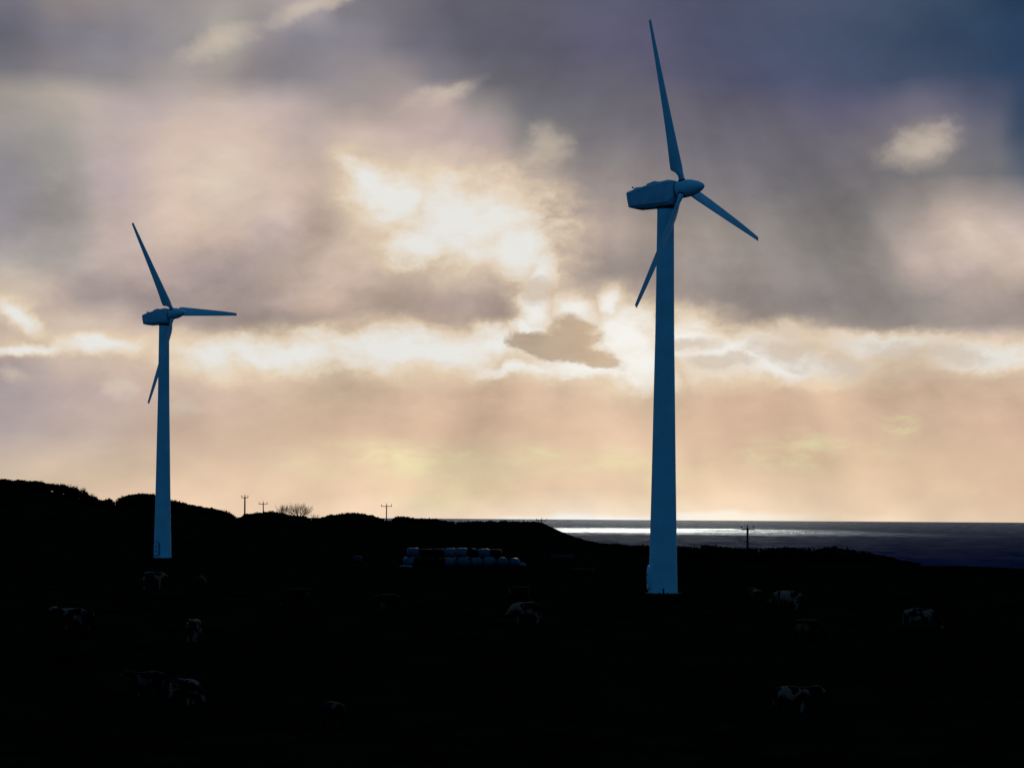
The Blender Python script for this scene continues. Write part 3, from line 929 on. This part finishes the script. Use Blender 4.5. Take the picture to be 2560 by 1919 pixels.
# hidden second row carries the upper tier
BACK = ((884, "black back-row bale carrying the leftmost blue bale of the upper tier"), (911, "black back-row bale under the gap right of the leftmost blue upper bale"),
        (938, "black back-row bale under the two black upper bales"), (964, "black back-row bale at the left edge below the pale middle pair"),
        (990, "black back-row bale below the right one of the pale middle pair"), (1016, "black back-row bale below the black upper bale between pale ones"),
        (1042, "black back-row bale below the dim blue upper bale"), (1068, "black back-row bale ending the back row on the right"))
for i, (px, lb) in enumerate(BACK):
    bale(px, 0, 1.0, 'wrap_black', lb, 0.05 * (-1) ** i, 1.0, i)
bale(892, 1, .95, 'wrap_blue', "blue wrapped bale on the heap's upper tier, leftmost on top", .1, 1.0, 1)
bale(920, 1, 1.0, 'wrap_black', "black wrapped bale on top, right beside the leftmost blue one", .0, 1.0, 0)
bale(947, 1, 1.0, 'wrap_black', "black wrapped bale on top, left beside the pale middle pair", .1, .98, 1)
bale(973, 1, .95, 'wrap_pale', "pale wrapped bale on top, left one of the middle pair", -.1, 1.0, 0)
bale(998, 1, .95, 'wrap_pale', "pale wrapped bale on top, right one of the middle pair", .1, 1.0, 1)
bale(1020, 1, 1.05, 'wrap_black', "black wrapped bale on top, between the pale ones", 1.4, .95, 0)
bale(1045, 1, .95, 'wrap_blue', "dim blue wrapped bale on top, last pale one to the right", .05, 1.0, 1)
bale(1071, 1, 1.05, 'wrap_black', "black wrapped bale ending the upper tier on the right", 0.0, .97, 0)
lone = bale(772, 0, 9.0, 'wrap_dim', "single small bluish wrapped bale lying left of the heap", .2, .8, 1)

def sheet(px, py, w, dpt, h, label, seed):
    p = hit(px, py)
    n1, n2 = 18, 7
    mb = MB()
    for j in range(n2):
        for i in range(n1):
            u, v = i / (n1 - 1) - .5, j / (n2 - 1) - .5
            env = max(0, 1 - (2 * u) ** 4) * max(0, 1 - (2 * v) ** 2)
            z = h * env * (.55 + .9 * abs(noise.noise(Vector((u * 5 + seed, v * 4, seed))))) + .02
            mb.v.append((u * w + .08 * noise.noise(Vector((u * 9, v * 9, seed + 3.0))), v * dpt, z))
    for j in range(n2 - 1):
        for i in range(n1 - 1):
            a = j * n1 + i; mb.f.append((a, a + 1, a + n1 + 1, a + n1))
    o = mb.build("plastic_sheet", M['sheet'], smooth=True); o.location = p
    sol = o.modifiers.new("thickness", 'SOLIDIFY'); sol.thickness = .01
    tag(o, label, "plastic sheet", "crumpled sheets by the bales")
    return o
sheet(1055, 1219, 2.2, 1.0, .38, "crumpled pale plastic sheet on the ground before the heap's middle", 1.3)
sheet(1120, 1221, 1.9, 1.0, .42, "crumpled pale plastic sheet on the ground at the heap's right end", 4.1)
sheet(876, 1224, 1.5, .7, .22, "narrow pale plastic sheet on the ground before the heap's left bale", 7.7)

# water trough on the field's far side
pt = at(1215, 1188, 296); pt.z = ground(pt.x, pt.y)
tr = empty("water_trough", pt)
tag(tr, "long low water trough glinting right of the bale heap", "trough")
m = MB()
for s in (-1, 1): m.box((0, s * .32, .34), (2.9, .05, .36))
m.build("trough_side", M['concrete'], tr)
m = MB(); m.box((0, 0, .18), (2.9, .58, .05)); m.build("trough_floor", M['concrete'], tr)
for s in (-1, 1):
    m = MB(); m.box((s * 1.42, 0, .345), (.05, .58, .345)); m.build("trough_end", M['concrete'], tr)
    m = MB(); m.box((s * 1.1, 0, .06), (.2, .5, .19)); m.build("leg", M['concrete'], tr)
mw = mat("trough_water", (0.01, 0.012, 0.015), 0.05, 0.5)
m = MB(); m.box((0, 0, .46), (2.78, .58, .02)); m.build("water", mw, tr)

# ------------------------------------------------------------------ cows
def cow_mat(name, white, cover):
    m = bpy.data.materials.new(name); m.use_nodes = True
    nt = m.node_tree; b = nt.nodes["Principled BSDF"]
    b.inputs["Roughness"].default_value = .9; b.inputs["Specular IOR Level"].default_value = .05
    t = nt.nodes.new("ShaderNodeTexCoord"); oi = nt.nodes.new("ShaderNodeObjectInfo")
    ad = nt.nodes.new("ShaderNodeVectorMath"); ad.operation = 'MULTIPLY_ADD'
    ad.inputs[0].default_value = (1, 1, 1)
    cx = nt.nodes.new("ShaderNodeCombineXYZ")
    mu = nt.nodes.new("ShaderNodeMath"); mu.operation = 'MULTIPLY'; mu.inputs[1].default_value = 60
    nt.links.new(oi.outputs["Random"], mu.inputs[0])
    for i in range(3): nt.links.new(mu.outputs[0], cx.inputs[i])
    nt.links.new(t.outputs["Object"], ad.inputs[0]); ad.inputs[1].default_value = (1, 1, 1); nt.links.new(cx.outputs[0], ad.inputs[2])
    n = nt.nodes.new("ShaderNodeTexNoise"); n.inputs["Scale"].default_value = 1.7; n.inputs["Detail"].default_value = 2.5; n.inputs["Distortion"].default_value = .4
    nt.links.new(ad.outputs[0], n.inputs["Vector"])
    r = nt.nodes.new("ShaderNodeValToRGB")
    r.color_ramp.elements[0].position = cover; r.color_ramp.elements[1].position = cover + .03
    r.color_ramp.elements[0].color = (.0025, .0022, .0022, 1); r.color_ramp.elements[1].color = tuple(white) + (1,)
    nt.links.new(n.outputs[0], r.inputs[0]); nt.links.new(r.outputs[0], b.inputs["Base Color"])
    return m
M['cow_pied'] = cow_mat("pied_hide", (.19, .13, .09), .515)
M['cow_dark'] = cow_mat("mostly_black_hide", (.09, .055, .035), .61)
def cow_mesh(pose, name):
    V, E, RD = [], [], []
    def add(p, r, prev=None):
        V.append(p); RD.append(r)
        if prev is not None: E.append((prev, len(V) - 1))
        return len(V) - 1
    pel = add((-.66, 0, 1.10), (.33, .33))
    mid = add((-.10, 0, 1.00), (.44, .44), pel)
    che = add((.45, 0, 1.02), (.40, .38), mid)
    sho = add((.78, 0, 1.14), (.30, .27), che)
    if pose == 'stand':
        n1 = add((1.06, 0, 1.28), (.185, .16), sho); hd = add((1.30, 0, 1.38), (.16, .14), n1)
        mz = add((1.55, 0, 1.24), (.09, .10), hd); nz = add((1.70, 0, 1.14), (.08, .08), mz)
        ear = [(1.20, s * .36, 1.43) for s in (-1, 1)]
    else:
        n1 = add((1.06, 0, .96), (.185, .16), sho); hd = add((1.28, 0, .62), (.16, .14), n1)
        mz = add((1.40, 0, .32), (.09, .10), hd); nz = add((1.44, 0, .14), (.08, .08), mz)
        ear = [(1.18, s * .36, .70) for s in (-1, 1)]
    for s, e in zip((-1, 1), ear):
        a = add((V[hd][0] - .04, s * .14, V[hd][2] + .05), (.06, .05), hd); add(e, (.05, .03), a)
    for s in (-1, 1):
        k = add((.50, s * .20, .78), (.17, .14), che)
        k = add((.52, s * .21, .44), (.075, .075), k); k = add((.50, s * .21, .14), (.055, .055), k); add((.54, s * .21, .03), (.065, .06), k)
        k = add((-.62, s * .22, .82), (.19, .15), pel)
        k = add((-.52, s * .23, .62), (.11, .10), k); k = add((-.74, s * .22, .42), (.07, .065), k); k = add((-.68, s * .22, .14), (.055, .055), k); add((-.63, s * .22, .03), (.065, .06), k)
    t = add((-.92, 0, 1.22), (.06, .06), pel); t = add((-1.02, 0, .90), (.03, .03), t); t = add((-1.0, 0, .55), (.03, .03), t); add((-1.0, 0, .38), (.05, .05), t)
    u = add((-.40, 0, .70), (.19, .17), mid)
    me = bpy.data.meshes.new(name); me.from_pydata([tuple(v) for v in V], E, []); me.update()
    o = bpy.data.objects.new(name, me); COL.objects.link(o)
    sk = o.modifiers.new("skin", 'SKIN')
    sk.use_smooth_shade = True
    if not me.skin_vertices:
        bpy.context.view_layer.objects.active = o
    for i, r in enumerate(RD):
        me.skin_vertices[0].data[i].radius = r
        me.skin_vertices[0].data[i].use_root = (i == 0)
    ss = o.modifiers.new("sub", 'SUBSURF'); ss.levels = 2; ss.render_levels = 2
    bpy.context.view_layer.update()
    dg = bpy.context.evaluated_depsgraph_get()
    out = bpy.data.meshes.new_from_object(o.evaluated_get(dg))
    out.name = name
    bpy.data.objects.remove(o)
    out.shade_smooth()
    return out
CM = {}
for pose in ('stand', 'graze'):
    base_me = cow_mesh(pose, "cow_" + pose)
    for k in ('cow_pied', 'cow_dark'):
        c = base_me.copy(); c.materials.clear(); c.materials.append(M[k]); CM[(pose, k)] = c
COWS = [
 # px, feet y, pose, hide, heading (0 = facing right, 90 = away), label
 (1712,1541,'stand','cow_pied',-18,"black and white cow nearest at the lower right, flank on, facing right"),
 (396,1522,'graze','cow_pied',-32,"black and white cow nearest at the lower left, sloping down to graze"),
 (322,1506,'stand','cow_dark',215,"mostly black cow at lower left beside the nearest pied cow, head turned left"),
 (419,1388,'stand','cow_pied',-96,"black and white cow facing the camera below the distant turbine"),
 (1137,1347,'graze','cow_pied',200,"black and white cow grazing left of the nearer turbine, front one of two"),
 (1121,1309,'graze','cow_dark',20,"mostly black cow just behind the pied cow left of the nearer turbine"),
 (158,1362,'stand','cow_pied',170,"black and white cow standing at the far left of the field"),
 (189,1366,'stand','cow_dark',-70,"mostly black cow close beside the pied cow at the far left"),
 (1986,1362,'graze','cow_pied',-15,"black and white cow grazing at the far right of the field"),
 (1701,1318,'graze','cow_pied',160,"black and white cow right of the nearer turbine, upper one of two"),
 (1741,1388,'graze','cow_dark',25,"mostly black cow right of the nearer turbine, lower one of two"),
 (1637,1317,'stand','cow_dark',100,"mostly black cow seen end on, closest on the turbine's right"),
 (330,1273,'graze','cow_pied',10,"small far pied cow straight below the distant turbine's foot"),
 (434,1285,'stand','cow_dark',95,"small mostly black cow seen from behind, right below the distant turbine"),
 (651,1314,'graze','cow_dark',175,"small mostly black cow alone in the left middle of the field"),
 (837,1328,'graze','cow_dark',-150,"small mostly black cow below the bale heap's left end"),
 (720,1577,'graze','cow_dark',-60,"mostly black cow alone in the low foreground, left of centre"),
 (1253,1262,'stand','cow_dark',0,"small far mostly black cow between the bale heap and the nearer turbine"),
]
for i, (px, py, pose, hide, hd, lb) in enumerate(COWS):
    p = hit(px, py)
    o = bpy.data.objects.new("cow", CM[(pose, hide)]); COL.objects.link(o)
    o.location = p; o.rotation_euler = (0, 0, R(hd))
    tag(o, lb, "cow", "cows grazing in the field")

# ------------------------------------------------------------------ rough grass
gb = MB()
rg = random.Random(3)
for _ in range(5200):
    yy = rg.uniform(88, 330); xx = rg.uniform(-.27, .27) * yy
    z = ground(xx, yy)
    for k in range(4):
        a = rg.random() * 6.28; hh = rg.uniform(.10, .26); w = .02
        d = Vector((math.cos(a), math.sin(a), 0))
        p = Vector((xx, yy, z - .03)) + d * rg.uniform(0, .12)
        s = Vector((-d.y, d.x, 0)) * w
        gb.tri(p - s, p + s, p + d * hh * .5 + Vector((0, 0, hh)))
for (c, rr) in ((pA, 1.5), (pB, 1.5)):
    for _ in range(500):
        a = rg.random() * 6.28; r_ = rr + rg.random() * .5
        p = Vector((c.x + r_ * math.cos(a), c.y + r_ * math.sin(a), 0)); p.z = ground(p.x, p.y) - .03
        hh = rg.uniform(.12, .34); s = Vector((.03, 0, 0)); d = Vector((rg.uniform(-.15, .15), rg.uniform(-.15, .15), hh))
        gb.tri(p - s, p + s, p + d)
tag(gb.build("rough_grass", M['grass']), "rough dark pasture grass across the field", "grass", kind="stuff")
